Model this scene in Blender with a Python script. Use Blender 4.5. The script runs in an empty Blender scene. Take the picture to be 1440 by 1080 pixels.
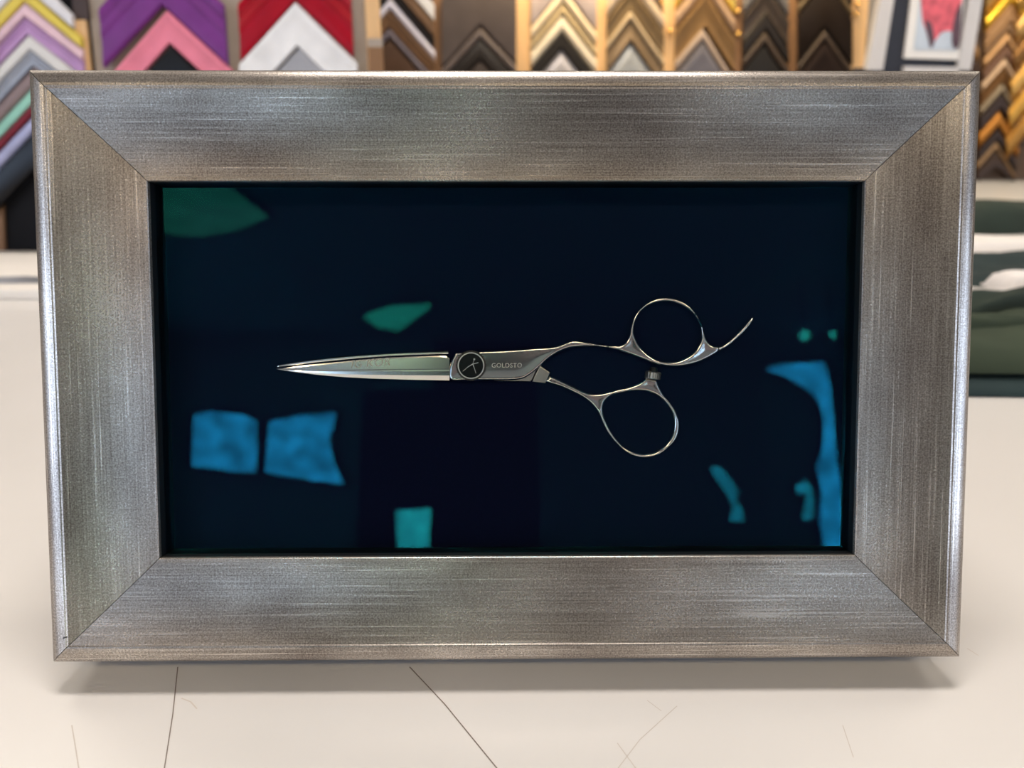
import bpy, bmesh, math, random
import numpy as np
from mathutils import Vector, Matrix, noise
from mathutils.geometry import delaunay_2d_cdt

random.seed(4)
SC = bpy.context.scene
COL = SC.collection

# ------------------------------------------------------------------ geometry of the place
F = 1080.0                                   # focal length in pixels of the 1440x1080 frame
LEAN = math.radians(15.4)                    # the framed box leans back this much
TZ = 0.90                                    # table top height
W, H = 0.35, 0.22223                         # outer size of the frame
IW, IH = 0.26774, 0.14248                    # its opening
VX, VY = (W - IW) / 2, (H - IH) / 2
RW = 0.0405                                  # nominal moulding width
Z_GLASS, Z_BACK = -0.0080, -0.0160

def rot(rx, ry, rz):
    return Matrix.Rotation(rz, 3, 'Z') @ Matrix.Rotation(ry, 3, 'Y') @ Matrix.Rotation(rx, 3, 'X')
FLIP = Matrix(((1, 0, 0), (0, -1, 0), (0, 0, -1)))
POSE = (0.06337983, -0.00859517, -0.0025681, -0.00152089, -0.00452431, 0.28961354)
low = min(y * math.cos(LEAN) + z * math.sin(LEAN) for y, z in ((-H / 2, -.006), (-H / 2 + .004, -.060)))
FW = Matrix(((1, 0, 0), (0, math.sin(LEAN), -math.cos(LEAN)), (0, math.cos(LEAN), math.sin(LEAN)))).to_4x4()
FW.translation = (0, 0, TZ - low + .0006)            # frame space: x right, y up along the frame, z out of its face
_c = (FLIP @ rot(*POSE[:3]) @ FLIP).to_4x4()
_c.translation = FLIP @ Vector(POSE[3:])
CAM = FW @ _c.inverted()

def ray(px, py):
    return CAM.translation.copy(), CAM.to_3x3() @ Vector(((px - 720) / F, -(py - 540) / F, -1))
def at(px, py, Y):                           # photo pixel -> point on the upright plane y = Y
    o, d = ray(px, py)
    return o + d * ((Y - o.y) / d.y)
def on_table(px, py, z=0.0):
    o, d = ray(px, py)
    return o + d * ((TZ + z - o.z) / d.z)
FWI = FW.inverted()
def on_frame(px, py, zl):                    # photo pixel -> frame space on its plane z = zl
    o, d = ray(px, py)
    o = FWI @ o
    d = FWI.to_3x3() @ d
    return o + d * ((zl - o.z) / d.z)

# ------------------------------------------------------------------ materials
MATS = {}
def srgb(r, g, b):
    f = lambda c: c / 12.92 if c <= .04045 else ((c + .055) / 1.055) ** 2.4
    return (f(r / 255), f(g / 255), f(b / 255), 1)

def mat(name, col, rough=.5, metal=0., var=.12, scale=20., bump=0., coat=0., emit=None, estr=0., spec=.5, stretch=(1, 1, 1)):
    m = bpy.data.materials.new(name)
    m.use_nodes = True
    nt = m.node_tree
    b = nt.nodes['Principled BSDF']
    b.inputs['Roughness'].default_value = rough
    b.inputs['Metallic'].default_value = metal
    b.inputs['Coat Weight'].default_value = coat
    b.inputs['Specular IOR Level'].default_value = spec
    tc = nt.nodes.new('ShaderNodeTexCoord')
    mp = nt.nodes.new('ShaderNodeMapping')
    mp.inputs['Scale'].default_value = stretch
    n = nt.nodes.new('ShaderNodeTexNoise')
    n.inputs['Scale'].default_value = scale
    n.inputs['Detail'].default_value = 5
    nt.links.new(tc.outputs['Object'], mp.inputs[0])
    nt.links.new(mp.outputs[0], n.inputs['Vector'])
    r = nt.nodes.new('ShaderNodeValToRGB')
    r.color_ramp.elements[0].position = .3
    r.color_ramp.elements[1].position = .7
    c = col if len(col) == 4 else srgb(*col)
    r.color_ramp.elements[0].color = (c[0] * (1 - var), c[1] * (1 - var), c[2] * (1 - var), 1)
    r.color_ramp.elements[1].color = (min(1, c[0] * (1 + var)), min(1, c[1] * (1 + var)), min(1, c[2] * (1 + var)), 1)
    nt.links.new(n.outputs['Fac'], r.inputs[0])
    nt.links.new(r.outputs[0], b.inputs['Base Color'])
    if bump:
        bp = nt.nodes.new('ShaderNodeBump')
        bp.inputs['Strength'].default_value = bump
        bp.inputs['Distance'].default_value = .002
        nt.links.new(n.outputs['Fac'], bp.inputs['Height'])
        nt.links.new(bp.outputs[0], b.inputs['Normal'])
    if emit:
        b.inputs['Emission Color'].default_value = (*emit, 1)
        b.inputs['Emission Strength'].default_value = estr
    MATS[name] = m
    return m

def pewter(name):
    """brushed, antiqued silver leaf moulding; UV: u along the rail, v across it (metres)"""
    m = bpy.data.materials.new(name)
    m.use_nodes = True
    nt = m.node_tree
    N, L = nt.nodes, nt.links
    b = N['Principled BSDF']
    uv = N.new('ShaderNodeUVMap')
    def tex(su, sv, detail, rough=.5):
        mp = N.new('ShaderNodeMapping')
        mp.inputs['Scale'].default_value = (su, sv, 1)
        L.new(uv.outputs[0], mp.inputs[0])
        n = N.new('ShaderNodeTexNoise')
        n.noise_dimensions = '2D'
        n.inputs['Scale'].default_value = 1
        n.inputs['Detail'].default_value = detail
        n.inputs['Roughness'].default_value = rough
        L.new(mp.outputs[0], n.inputs['Vector'])
        return n.outputs['Fac']
    def math_(op, a, b_, c=None):
        n = N.new('ShaderNodeMath')
        n.operation = op
        for k, v in enumerate((a, b_, c)):
            if v is None: continue
            if isinstance(v, (int, float)): n.inputs[k].default_value = v
            else: L.new(v, n.inputs[k])
        return n.outputs[0]
    streak = tex(14, 1700, 4, .6)
    streak2 = tex(11, 800, 2, .6)
    weave = tex(1300, 160, 2, .6)
    grain = tex(1500, 1500, 3, .7)
    refl_mottle = tex(16, 30, 3, .5)  # broad mottling in the colour stands in for blurred room reflections
    lines = math_('MULTIPLY', math_('MAXIMUM', math_('SUBTRACT', streak2, .60), 0), 1.25)
    s = math_('MULTIPLY_ADD', streak, .28, math_('MULTIPLY', grain, .58))
    s = math_('ADD', s, lines)
    s = math_('ADD', s, math_('MULTIPLY', weave, .10))
    s = math_('ADD', s, math_('MULTIPLY', math_('SUBTRACT', refl_mottle, .12), .46))
    r = N.new('ShaderNodeValToRGB')
    e = r.color_ramp.elements
    e[0].position, e[0].color = .46, (.14, .115, .102, 1)
    e[1].position, e[1].color = .92, (.72, .66, .60, 1)
    k = e.new(.66)
    k.color = (.335, .298, .264, 1)
    L.new(s, r.inputs[0])
    L.new(r.outputs[0], b.inputs['Base Color'])
    b.inputs['Metallic'].default_value = .82
    b.inputs['Specular IOR Level'].default_value = .35
    rr = math_('MULTIPLY_ADD', s, -.10, .35)
    L.new(rr, b.inputs['Roughness'])
    bp = N.new('ShaderNodeBump')
    bp.inputs['Strength'].default_value = .12
    bp.inputs['Distance'].default_value = .0003
    L.new(s, bp.inputs['Height'])
    L.new(bp.outputs[0], b.inputs['Normal'])
    MATS[name] = m
    return m

def glass_mat():
    m = bpy.data.materials.new('coated_glass')
    m.use_nodes = True
    nt = m.node_tree
    nt.nodes.remove(nt.nodes['Principled BSDF'])
    out = nt.nodes['Material Output']
    tr = nt.nodes.new('ShaderNodeBsdfTransparent')
    tr.inputs[0].default_value = (.97, .98, .98, 1)
    gl = nt.nodes.new('ShaderNodeBsdfGlossy')
    gl.inputs['Color'].default_value = (.03, .66, 1, 1)     # cyan bloom of the anti-reflective coating
    gl.inputs['Roughness'].default_value = .012
    fr = nt.nodes.new('ShaderNodeFresnel')
    fr.inputs['IOR'].default_value = 1.42
    mx = nt.nodes.new('ShaderNodeMixShader')
    nt.links.new(fr.outputs[0], mx.inputs[0])
    nt.links.new(tr.outputs[0], mx.inputs[1])
    nt.links.new(gl.outputs[0], mx.inputs[2])
    nt.links.new(mx.outputs[0], out.inputs['Surface'])
    MATS['coated_glass'] = m

def emitter(name, col, strength, patch=0.0):
    m = bpy.data.materials.new(name)
    m.use_nodes = True
    nt = m.node_tree
    nt.nodes.remove(nt.nodes['Principled BSDF'])
    e = nt.nodes.new('ShaderNodeEmission')
    e.inputs[0].default_value = (*col, 1)
    e.inputs[1].default_value = strength
    if patch:
        tc = nt.nodes.new('ShaderNodeTexCoord')
        n = nt.nodes.new('ShaderNodeTexNoise')
        n.inputs['Scale'].default_value = 6
        n.inputs['Detail'].default_value = 4
        nt.links.new(tc.outputs['Object'], n.inputs['Vector'])
        mr = nt.nodes.new('ShaderNodeMapRange')
        mr.inputs['From Min'].default_value = .35
        mr.inputs['From Max'].default_value = .65
        mr.inputs['To Min'].default_value = strength * (1 - patch)
        mr.inputs['To Max'].default_value = strength * (1 + patch)
        nt.links.new(n.outputs['Fac'], mr.inputs['Value'])
        nt.links.new(mr.outputs[0], e.inputs[1])
    nt.links.new(e.outputs[0], nt.nodes['Material Output'].inputs['Surface'])
    MATS[name] = m
    return m

# ------------------------------------------------------------------ mesh helpers
class MB:
    def __init__(s): s.v, s.f, s.m, s.uv = [], [], [], {}
    def quad(s, a, b, c, d, mi=0):
        n = len(s.v)
        s.v += [tuple(a), tuple(b), tuple(c), tuple(d)]
        s.f.append((n, n + 1, n + 2, n + 3)); s.m.append(mi)
    def box(s, a, b, mi=0):
        x0, y0, z0 = a; x1, y1, z1 = b
        n = len(s.v)
        s.v += [(x0, y0, z0), (x1, y0, z0), (x1, y1, z0), (x0, y1, z0), (x0, y0, z1), (x1, y0, z1), (x1, y1, z1), (x0, y1, z1)]
        for q in ((0, 3, 2, 1), (4, 5, 6, 7), (0, 1, 5, 4), (1, 2, 6, 5), (2, 3, 7, 6), (3, 0, 4, 7)):
            s.f.append(tuple(n + i for i in q)); s.m.append(mi)
    def rings(s, rs, caps=True, closed=True, mi=0):
        n0 = len(s.v); k = len(rs[0])
        for r in rs: s.v += [tuple(p) for p in r]
        for i in range(len(rs) - 1):
            for j in range(k if closed else k - 1):
                a = n0 + i * k + j; b = n0 + i * k + (j + 1) % k
                s.f.append((a, b, b + k, a + k)); s.m.append(mi)
        if caps:
            s.f.append(tuple(n0 + j for j in range(k))[::-1]); s.m.append(mi)
            s.f.append(tuple(n0 + (len(rs) - 1) * k + j for j in range(k))); s.m.append(mi)
    def build(s, name, mats, parent=None, smooth=None, bevel=0, fix=True):
        me = bpy.data.meshes.new(name)
        me.from_pydata(s.v, [], s.f)
        for mm in (mats if isinstance(mats, (list, tuple)) else [mats]):
            me.materials.append(MATS[mm])
        for p, i in zip(me.polygons, s.m): p.material_index = i
        if fix or bevel:
            bm = bmesh.new(); bm.from_mesh(me)
            if bevel:
                bmesh.ops.remove_doubles(bm, verts=bm.verts, dist=1e-7)
                bmesh.ops.bevel(bm, geom=bm.edges[:], offset=bevel, segments=2, profile=.6, affect='EDGES', clamp_overlap=True)
            if fix: bmesh.ops.recalc_face_normals(bm, faces=bm.faces)
            bm.to_mesh(me); bm.free()
        if smooth is not None:
            for p in me.polygons: p.use_smooth = True
            if smooth < 180: me.set_sharp_from_angle(angle=math.radians(smooth))
        o = bpy.data.objects.new(name, me)
        COL.objects.link(o)
        if parent: o.parent = parent
        return o

def tag(o, label=None, cat=None, group=None, kind=None):
    if label: o['label'] = label
    if cat: o['category'] = cat
    if group: o['group'] = group
    if kind: o['kind'] = kind
    return o

def empty(name, mtx, label=None, cat=None, group=None):
    o = bpy.data.objects.new(name, None)
    o.empty_display_size = .02
    COL.objects.link(o)
    o.matrix_world = mtx if isinstance(mtx, Matrix) else Matrix.Translation(mtx)
    return tag(o, label, cat, group)

def inside(pts, loop):
    x, y = pts[:, 0], pts[:, 1]
    r = np.zeros(len(pts), bool)
    a = loop; b = np.roll(loop, -1, 0)
    for (x1, y1), (x2, y2) in zip(a, b):
        if y1 == y2: continue
        c = ((y1 > y) != (y2 > y)) & (x < (x2 - x1) * (y - y1) / (y2 - y1) + x1)
        r ^= c
    return r

def dist(pts, loops):
    d = np.full(len(pts), 1e9)
    for lp in loops:
        a = lp; b = np.roll(lp, -1, 0)
        for p, q in zip(a, b):
            v = q - p
            L2 = max(v @ v, 1e-12)
            t = np.clip(((pts - p) @ v) / L2, 0, 1)
            e = pts - (p + t[:, None] * v)
            d = np.minimum(d, np.einsum('ij,ij->i', e, e))
    return np.sqrt(d)

def spline(pts, n=6, sharp=()):
    """closed Catmull-Rom through pts; indices in sharp stay corners"""
    P = [np.array(p, float) for p in pts]
    k = len(P); out = []
    for i in range(k):
        p1, p2 = P[i], P[(i + 1) % k]
        p0 = p1 - (p2 - p1) if i in sharp else P[i - 1]
        p3 = p2 + (p2 - p1) if (i + 1) % k in sharp else P[(i + 2) % k]
        for j in range(n):
            t = j / n
            out.append(.5 * ((2 * p1) + (-p0 + p2) * t + (2 * p0 - 5 * p1 + 4 * p2 - p3) * t * t + (-p0 + 3 * p1 - 3 * p2 + p3) * t ** 3))
    return np.array(out)

def resample(lp, step):
    seg = np.linalg.norm(np.roll(lp, -1, 0) - lp, axis=1)
    s = np.concatenate([[0], np.cumsum(seg)])
    n = max(8, int(s[-1] / step))
    q = np.concatenate([lp, lp[:1]])
    u = np.linspace(0, s[-1], n, endpoint=False)
    return np.stack([np.interp(u, s, q[:, 0]), np.interp(u, s, q[:, 1])], 1)

def inflate(name, outline, holes, z0, prof, mt, parent, origin, sharp=(), skirt=.0008, step=.00035, zpix=-.013):
    """solid plate over a traced outline, its top rounded by distance from the rim. prof: (distance, height) in mm."""
    def tomm(loop):
        return np.array([(on_frame(x, y, zpix).x, on_frame(x, y, zpix).y) for x, y in loop])
    lo = [resample(tomm(spline(outline, 6, sharp)), step)] + [resample(tomm(spline(h, 6)), step) for h in holes]
    P = np.array(prof) * .001
    allb = np.concatenate(lo)
    extra = []
    for d in (.0001, .00028, .00055, .0009):
        for lp in lo:
            tn = np.roll(lp, -1, 0) - np.roll(lp, 1, 0)
            tn /= np.maximum(np.linalg.norm(tn, axis=1), 1e-9)[:, None]
            nn = np.stack([-tn[:, 1], tn[:, 0]], 1)
            for sg in (1, -1): extra.append(lp + nn * d * sg)
    ext = np.concatenate(extra)
    mn, mx = allb.min(0), allb.max(0)
    g = np.stack(np.meshgrid(np.arange(mn[0], mx[0], .0005), np.arange(mn[1], mx[1], .0005)), -1).reshape(-1, 2)
    def ok(p):
        k = inside(p, lo[0])
        for h in lo[1:]: k &= ~inside(p, h)
        return k
    ext = ext[ok(ext)]
    de = dist(ext, lo)
    keep = np.zeros(len(ext), bool)
    for d in (.0001, .00028, .00055, .0009): keep |= np.abs(de - d) < d * .04
    ext = ext[keep]
    g = g[ok(g)]
    g = g[dist(g, lo) > .0012]
    pts = np.concatenate([allb, ext, g])
    edges = []; b0 = 0
    for lp in lo:
        edges += [(b0 + i, b0 + (i + 1) % len(lp)) for i in range(len(lp))]
        b0 += len(lp)
    vs, es, fs, *_ = delaunay_2d_cdt([Vector(p) for p in pts], edges, [], 0, 1e-7)
    V = np.array([(v.x, v.y) for v in vs])
    T = [tuple(f) for f in fs]
    cen = np.array([V[list(t)].mean(0) for t in T])
    T = [t for t, k in zip(T, ok(cen)) if k]
    dd = dist(V, lo)
    Z = z0 + np.interp(dd, P[:, 0], P[:, 1])
    mb = MB()
    O = origin
    mb.v = [(x - O.x, y - O.y, z - O.z) for (x, y), z in zip(V, Z)]
    mb.f = list(T)
    used = {}
    for t in T:
        for i in range(3):
            e = (t[i], t[(i + 1) % 3])
            k = tuple(sorted(e))
            used[k] = None if k in used else e
    low_ = {}
    for e in used.values():
        if e is None: continue
        for i in e:
            if i not in low_:
                low_[i] = len(mb.v)
                x, y, z = mb.v[i]
                mb.v.append((x, y, z0 - skirt - O.z))
        mb.f.append((e[1], e[0], low_[e[0]], low_[e[1]]))
    mb.m = [0] * len(mb.f)
    return mb.build(name, mt, parent, smooth=60)

def strip(pts, widths, z, origin, zpix=-.0115):
    """flat tapered stroke in frame space through photo points"""
    mb = MB()
    Q = [on_frame(x, y, zpix) for x, y in pts]
    L_, R_ = [], []
    for i, q in enumerate(Q):
        a = Q[max(0, i - 1)]; b = Q[min(len(Q) - 1, i + 1)]
        d = Vector((b.x - a.x, b.y - a.y, 0)).normalized()
        n = Vector((-d.y, d.x, 0)) * widths[i] * .5
        L_.append(Vector((q.x, q.y, z)) + n - origin); R_.append(Vector((q.x, q.y, z)) - n - origin)
    for i in range(len(Q) - 1): mb.quad(L_[i], L_[i + 1], R_[i + 1], R_[i])
    return mb

# ------------------------------------------------------------------ material library
pewter('brushed_pewter')
glass_mat()
mat('black_fillet', (9, 9, 11), .45, var=.1)
mat('navy_velvet', (4, 10, 42), .9, var=.08, scale=900, spec=.15)
mat('kraft_back', (90, 72, 52), .8)
mat('steel', (244, 240, 236), .15, 1., var=.03, scale=40)
mat('steel_bright', (250, 248, 244), .35, .7, var=.02)
mat('steel_satin', (205, 198, 190), .3, 1., var=.06, scale=60)
mat('steel_knurl', (205, 196, 182), .35, 1., var=.3, scale=900)
mat('wheel_steel', (84, 80, 76), .4, .9, var=.2, scale=400)
mat('dial_black', (8, 8, 8), .25, var=.1)
mat('rubber_black', (12, 12, 13), .6)
mat('emblem_white', (225, 225, 222), .4, .3, var=.02)
mat('engraving', (235, 226, 216), .55, .2, var=.02)
mat('engraving_faint', (206, 196, 182), .5, .5, var=.02)
mat('table_white', (214, 210, 207), .3, var=.035, scale=5, spec=.35)
mat('scratch', (120, 108, 100), .7)
mat('scratch_faint', (196, 187, 179), .7)
mat('dent', (70, 66, 66), .6)
mat('wall_cream', (172, 160, 148), .8, var=.03, scale=3)
mat('wall_grey', (168, 158, 148), .85, var=.05, scale=3)
mat('ceiling_white', (158, 150, 142), .85, var=.02)
mat('floor_grey', (118, 110, 102), .5, var=.12, scale=4)
mat('board_black', (34, 32, 31), .8)
mat('board_umber', (160, 134, 122), .8)
mat('drape', (12, 13, 15), .9)
mat('window_frame', (25, 25, 27), .5)
mat('wood_tan', (214, 172, 122), .55, var=.18, scale=30, stretch=(1, 1, .12))
mat('wood_brown', (128, 92, 60), .55, var=.2, scale=30, stretch=(1, 1, .12))
mat('wood_dark', (60, 44, 40), .6, var=.2, scale=30, stretch=(1, 1, .12))
mat('taupe_board', (160, 146, 133), .75, var=.05)
mat('charcoal_board', (13, 13, 17), .8, spec=.2, var=.3, scale=12)
mat('brown_board', (74, 56, 44), .7, var=.2, scale=10)
mat('brass', (235, 190, 110), .25, 1.)
mat('table_steel', (120, 120, 122), .4, .8)
emitter('daylight_pane', (.50, .72, 1.0), 6.0, .45)
emitter('daylight_teal', (.60, 1.0, .75), 6.5, .4)
emitter('glow_dim', (.5, .8, .8), 5.0, .4)
emitter('side_fill_blue', (.60, .75, 1.0), 4.6, .2)
emitter('lamp_diffuser', (1.0, .81, .53), 14.0)
emitter('fill_pale', (1.0, .93, .82), 7.5)
emitter('lamp_dim_amber', (1.0, .62, .30), 2.2, .2)
emitter('lamp_dim_green', (.65, 1.0, .5), 3.6, .2)
emitter('bulb', (.8, 1, .6), 7.0)

# ------------------------------------------------------------------ the room
FRONT, BACKY, LX, RX, CEIL = -6.2, 3.4, -3.4, 4.2, 2.7
def struct(name, mb, m):
    o = mb.build(name, m)
    o['kind'] = 'structure'
    return o
m_ = MB(); m_.box((LX - .1, FRONT - .1, -.1), (RX + .1, BACKY + .1, 0)); struct('floor', m_, 'floor_grey')
m_ = MB(); m_.box((LX - .1, FRONT - .1, CEIL), (RX + .1, BACKY + .1, CEIL + .1)); struct('ceiling', m_, 'ceiling_white')
m_ = MB(); m_.box((LX - .1, BACKY, 0), (RX + .1, BACKY + .1, CEIL)); struct('wall_back', m_, 'wall_cream')
m_ = MB(); m_.box((LX - .1, FRONT, 0), (LX, BACKY, CEIL)); struct('wall_left', m_, 'wall_cream')
m_ = MB(); m_.box((RX, FRONT, 0), (RX + .1, BACKY, CEIL)); struct('wall_right', m_, 'wall_cream')
m_ = MB(); m_.box((LX - .1, FRONT - .1, 0), (RX + .1, FRONT, CEIL)); struct('wall_front', m_, 'wall_grey')

def window(name, pts, m='daylight_pane', y=FRONT + .05, t=.03):
    """shop-front window or added glow shape: a framed pane of the given outline (x, z) set in the front wall"""
    P = np.array(pts); c = P.mean(0)
    if sum(a[0] * b[1] - b[0] * a[1] for a, b in zip(pts, pts[1:] + pts[:1])) > 0: P = P[::-1]
    nrm = []
    for i in range(len(P)):
        d = P[(i + 1) % len(P)] - P[i - 1]; d = d / np.linalg.norm(d)
        nrm.append((-d[1], d[0]))
    O = P + np.array(nrm) * t
    w = MB()
    w.rings([[(x, yy, z) for x, z in Q] for Q, yy in ((P, FRONT + .001), (P, y + .012), (O, y + .012), (O, FRONT + .001))], caps=False)
    o = struct(name, w, 'window_frame')
    p = MB(); p.rings([[(x, yy, z) for x, z in P] for yy in (y - .012, y)]); p.build('window_pane', m, o)
    return o
m_ = MB(); m_.box((-.62, FRONT + .001, .02), (.28, FRONT + .04, CEIL - .02)); struct('reflection_board_1', m_, 'board_black')  # black board added to darken what the glass and steel mirror
m_ = MB(); m_.box((.28, FRONT + .001, .02), (2.2, FRONT + .04, CEIL - .02)); struct('reflection_board_2', m_, 'board_umber')  # umber board added to give the handles a brown reflection
m_ = MB(); m_.box((-1.22, FRONT + .001, .02), (-.62, FRONT + .04, 2.25)); struct('reflection_board_3', m_, 'board_black')  # lower black board added, extends the dark reflection to the left
def side_fill_window(name, x, y0, y1, z0, z1, s, m='side_fill_blue'):  # bluish glowing side panes added to tint the frame rails
    w = MB(); t = .04
    for a, b in (((x, y0 - t, z0 - t), (x + s * .04, y1 + t, z0)), ((x, y0 - t, z1), (x + s * .04, y1 + t, z1 + t)),
                 ((x, y0 - t, z0), (x + s * .04, y0, z1)), ((x, y1, z0), (x + s * .04, y1 + t, z1))): w.box(a, b)
    o = struct(name, w, 'window_frame')
    p = MB(); p.box((x + s * .005, y0, z0), (x + s * .015, y1, z1)); p.build('window_pane', m, o)
SIDE = True
# ------------------------------------------------------------------ work table
tb = empty('work_table', (0.5, 1.1, 0), 'large white laminate work table with fine dark scratches under the picture frame', 'table')
tl = Matrix.Translation((-.5, -1.1, 0))
def T3(p): return (p[0] - .5, p[1] - 1.1, p[2])
m_ = MB()
m_.box(T3((-2.2, -.55, TZ - .035)), T3((3.0, 2.75, TZ)))
def scratch(pts, w, mi):
    Q = [on_table(*p) for p in pts]
    for a, b in zip(Q[:-1], Q[1:]):
        d = (b - a); d.z = 0
        n = Vector((-d.y, d.x, 0)).normalized() * w / 2
        zz = Vector((0, 0, .00008))
        m_.quad(T3(a + n + zz), T3(b + n + zz), T3(b - n + zz), T3(a - n + zz), mi)
scratch([(250, 938), (243, 1005), (231, 1082)], .0004, 1)
scratch([(576, 938), (625, 990), (700, 1082)], .00045, 1)
scratch([(255, 982), (268, 987), (277, 997)], .0005, 2)
scratch([(101, 1020), (106, 1050), (111, 1082)], .0004, 2)
scratch([(952, 993), (900, 1040), (868, 1082)], .0003, 2)
scratch([(868, 1045), (895, 1082)], .0003, 2)
scratch([(910, 985), (930, 1000)], .0003, 2)
scratch([(1185, 1020), (1200, 1065)], .0003, 2)
scratch([(1360, 912), (1376, 922)], .0004, 2)
m_.build('table_top', ['table_white', 'scratch', 'scratch_faint'], tb, fix=False)
for x, y in ((-2.1, -.45), (2.9, -.45), (-2.1, 2.65), (2.9, 2.65)):
    l = MB(); l.box(T3((x - .03, y - .03, 0)), T3((x + .03, y + .03, TZ - .035))); l.build('leg', 'table_steel', tb)

# ------------------------------------------------------------------ the picture frame (shadow box)
fr = empty('shadow_box_frame', FW, 'brushed pewter shadow box frame leaning back on the white table around dark navy glass', 'picture frame')
def scoop(v): return -.0019 + .0046 * ((.0388 - v) / .0316) ** 1.9
PROF = [(.0040, -.0600), (.0004, -.0085), (.0000, -.0050), (.0000, -.0004), (.0002, .0002), (.0006, .0008), (.0012, .0013), (.0022, .0019), (.0034, .0024), (.0046, .0028), (.0058, .0030), (.0066, .0031),
        (.0071, .0030)] + [(v, scoop(v)) for v in (.0075, .0088, .0100, .0115, .0135, .016, .019, .022, .025, .028, .031, .034, .0365, .0387)] + [
        (.0390, -.0012), (.0402, -.0012), (.0405, -.0016), (.0405, -.0035), (.0392, -.0036), (.0392, -.0600)]
GAP = .00016
def rail(side):
    mb = MB(); us = []
    for end in (-1, 1):
        ring = []
        for v, z in PROF:
            if side in ('top', 'bottom'):
                x = end * (W / 2 - v * VX / RW - GAP); y = H / 2 - v * VY / RW
                if side == 'bottom': y = -y
            else:
                y = end * (H / 2 - v * VY / RW - GAP); x = W / 2 - v * VX / RW
                if side == 'left': x = -x
            ring.append((x, y, z))
        us.append(ring)
    # split along the length so shading and uv stay even
    n = 8; rs = []
    for i in range(n + 1):
        t = i / n
        rs.append([tuple(a[k] * (1 - t) + b[k] * t for k in range(3)) for a, b in zip(*us)])
    mb.rings(rs)
    o = mb.build('frame_rail', 'brushed_pewter', fr, smooth=14)
    me = o.data
    uvl = me.uv_layers.new(name='UVMap')
    off = {'top': 0, 'bottom': 1.3, 'left': 2.7, 'right': 4.1}[side]
    arc = {}
    acc = 0
    for i, (v, z) in enumerate(PROF):
        if i: acc += math.hypot(v - PROF[i - 1][0], z - PROF[i - 1][1])
        arc[i] = acc
    k = len(PROF)
    for p in me.polygons:
        for li in p.loop_indices:
            vi = me.loops[li].vertex_index
            c = me.vertices[vi].co
            u = c.x if side in ('top', 'bottom') else c.y
            uvl.data[li].uv = (u + off, arc[vi % k] + off)
    return o
rails = {s: rail(s) for s in ('top', 'bottom', 'left', 'right')}
def face_ring(mb, hw0, hh0, hw1, hh1, z0, z1):
    for z in (0,):
        A = [(-hw0, -hh0), (hw0, -hh0), (hw0, hh0), (-hw0, hh0)]
        B = [(-hw1, -hh1), (hw1, -hh1), (hw1, hh1), (-hw1, hh1)]
        n = len(mb.v)
        mb.v += [(x, y, z1) for x, y in B] + [(x, y, z0) for x, y in B] + [(x, y, z0) for x, y in A] + [(x, y, z1) for x, y in A]
        for i in range(4):
            j = (i + 1) % 4
            for s in (0, 4, 8, 12):
                a, b = n + s, n + (s + 4) % 16
                mb.f.append((a + i, a + j, b + j, b + i)); mb.m.append(0)
m_ = MB(); face_ring(m_, IW / 2 + .0010, IH / 2 + .0010, IW / 2 + .0002, IH / 2 + .0002, Z_BACK, -.0040)
m_.build('inner_fillet', 'black_fillet', fr)
m_ = MB(); g = .0008
m_.quad((-IW / 2 - g, -IH / 2 - g, Z_GLASS), (IW / 2 + g, -IH / 2 - g, Z_GLASS), (IW / 2 + g, IH / 2 + g, Z_GLASS), (-IW / 2 - g, IH / 2 + g, Z_GLASS))
m_.build('glass', 'coated_glass', fr, fix=False)
m_ = MB(); m_.box((-IW / 2 - .0012, -IH / 2 - .0012, Z_BACK - .002), (IW / 2 + .0012, IH / 2 + .0012, Z_BACK)); m_.build('backing_panel', 'navy_velvet', fr)
m_ = MB(); m_.box((-W / 2 + .02, -H / 2 + .02, -.0595), (W / 2 - .02, H / 2 - .02, -.057)); m_.build('back_cover', 'kraft_back', fr)
# easel strut behind
foot = FWI @ Vector((0, .165, TZ + .001)); hinge = Vector((0, .055, -.0612))
m_ = MB(); hw = .025
ring = lambda c, n, w: [c + Vector((-w, 0, 0)) - n, c + Vector((w, 0, 0)) - n, c + Vector((w, 0, 0)) + n, c + Vector((-w, 0, 0)) + n]
ax = (foot - hinge).normalized(); nn = Vector((0, ax.z, -ax.y)) * .0015
m_.rings([ring(hinge, nn, .018), ring(foot - ax * .002, nn, .03)]); m_.build('easel_strut', 'kraft_back', fr)
# two small dents in the finish
for px, py, a, b, ang, rl in ((92, 896, .0011, .0007, .5, 'left'), (1105, 908, .0014, .0004, -.9, 'bottom')):
    c = on_frame(px, py, .0026 if rl == 'left' else .0022); m_ = MB()
    n = 14; rs = []
    for k, h in ((1, -.0004), (.85, .0004), (.3, .0005)):
        rs.append([(c.x + k * (a * math.cos(t) * math.cos(ang) - b * math.sin(t) * math.sin(ang)), c.y + k * (a * math.cos(t) * math.sin(ang) + b * math.sin(t) * math.cos(ang)), c.z + h)
                   for t in [2 * math.pi * i / n for i in range(n)]])
    m_.rings(rs); d = m_.build('dent', 'dent', rails[rl], smooth=180)
    d['label'] = 'dark nick in the finish'

# ------------------------------------------------------------------ hairdressing scissors
OR = on_frame(662, 514, -.013); OR.z = Z_BACK
sx = empty('hairdressing_scissors', FW @ Matrix.Translation(OR), 'polished steel hairdressing scissors lying closed on navy backing behind glass', 'scissors')
ZB, ZF = -.0150, -.0138
zoom = lambda pts, x0, y0, s: [(x0 + x / s, y0 + y / s) for x, y in pts]
ROUND = [(0, 0), (.1, .40), (.28, .66), (.55, .86), (.9, .97), (1.2, 1.0), (1.45, .92), (2.2, .84), (3.6, .72), (6, .68)]
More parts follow.
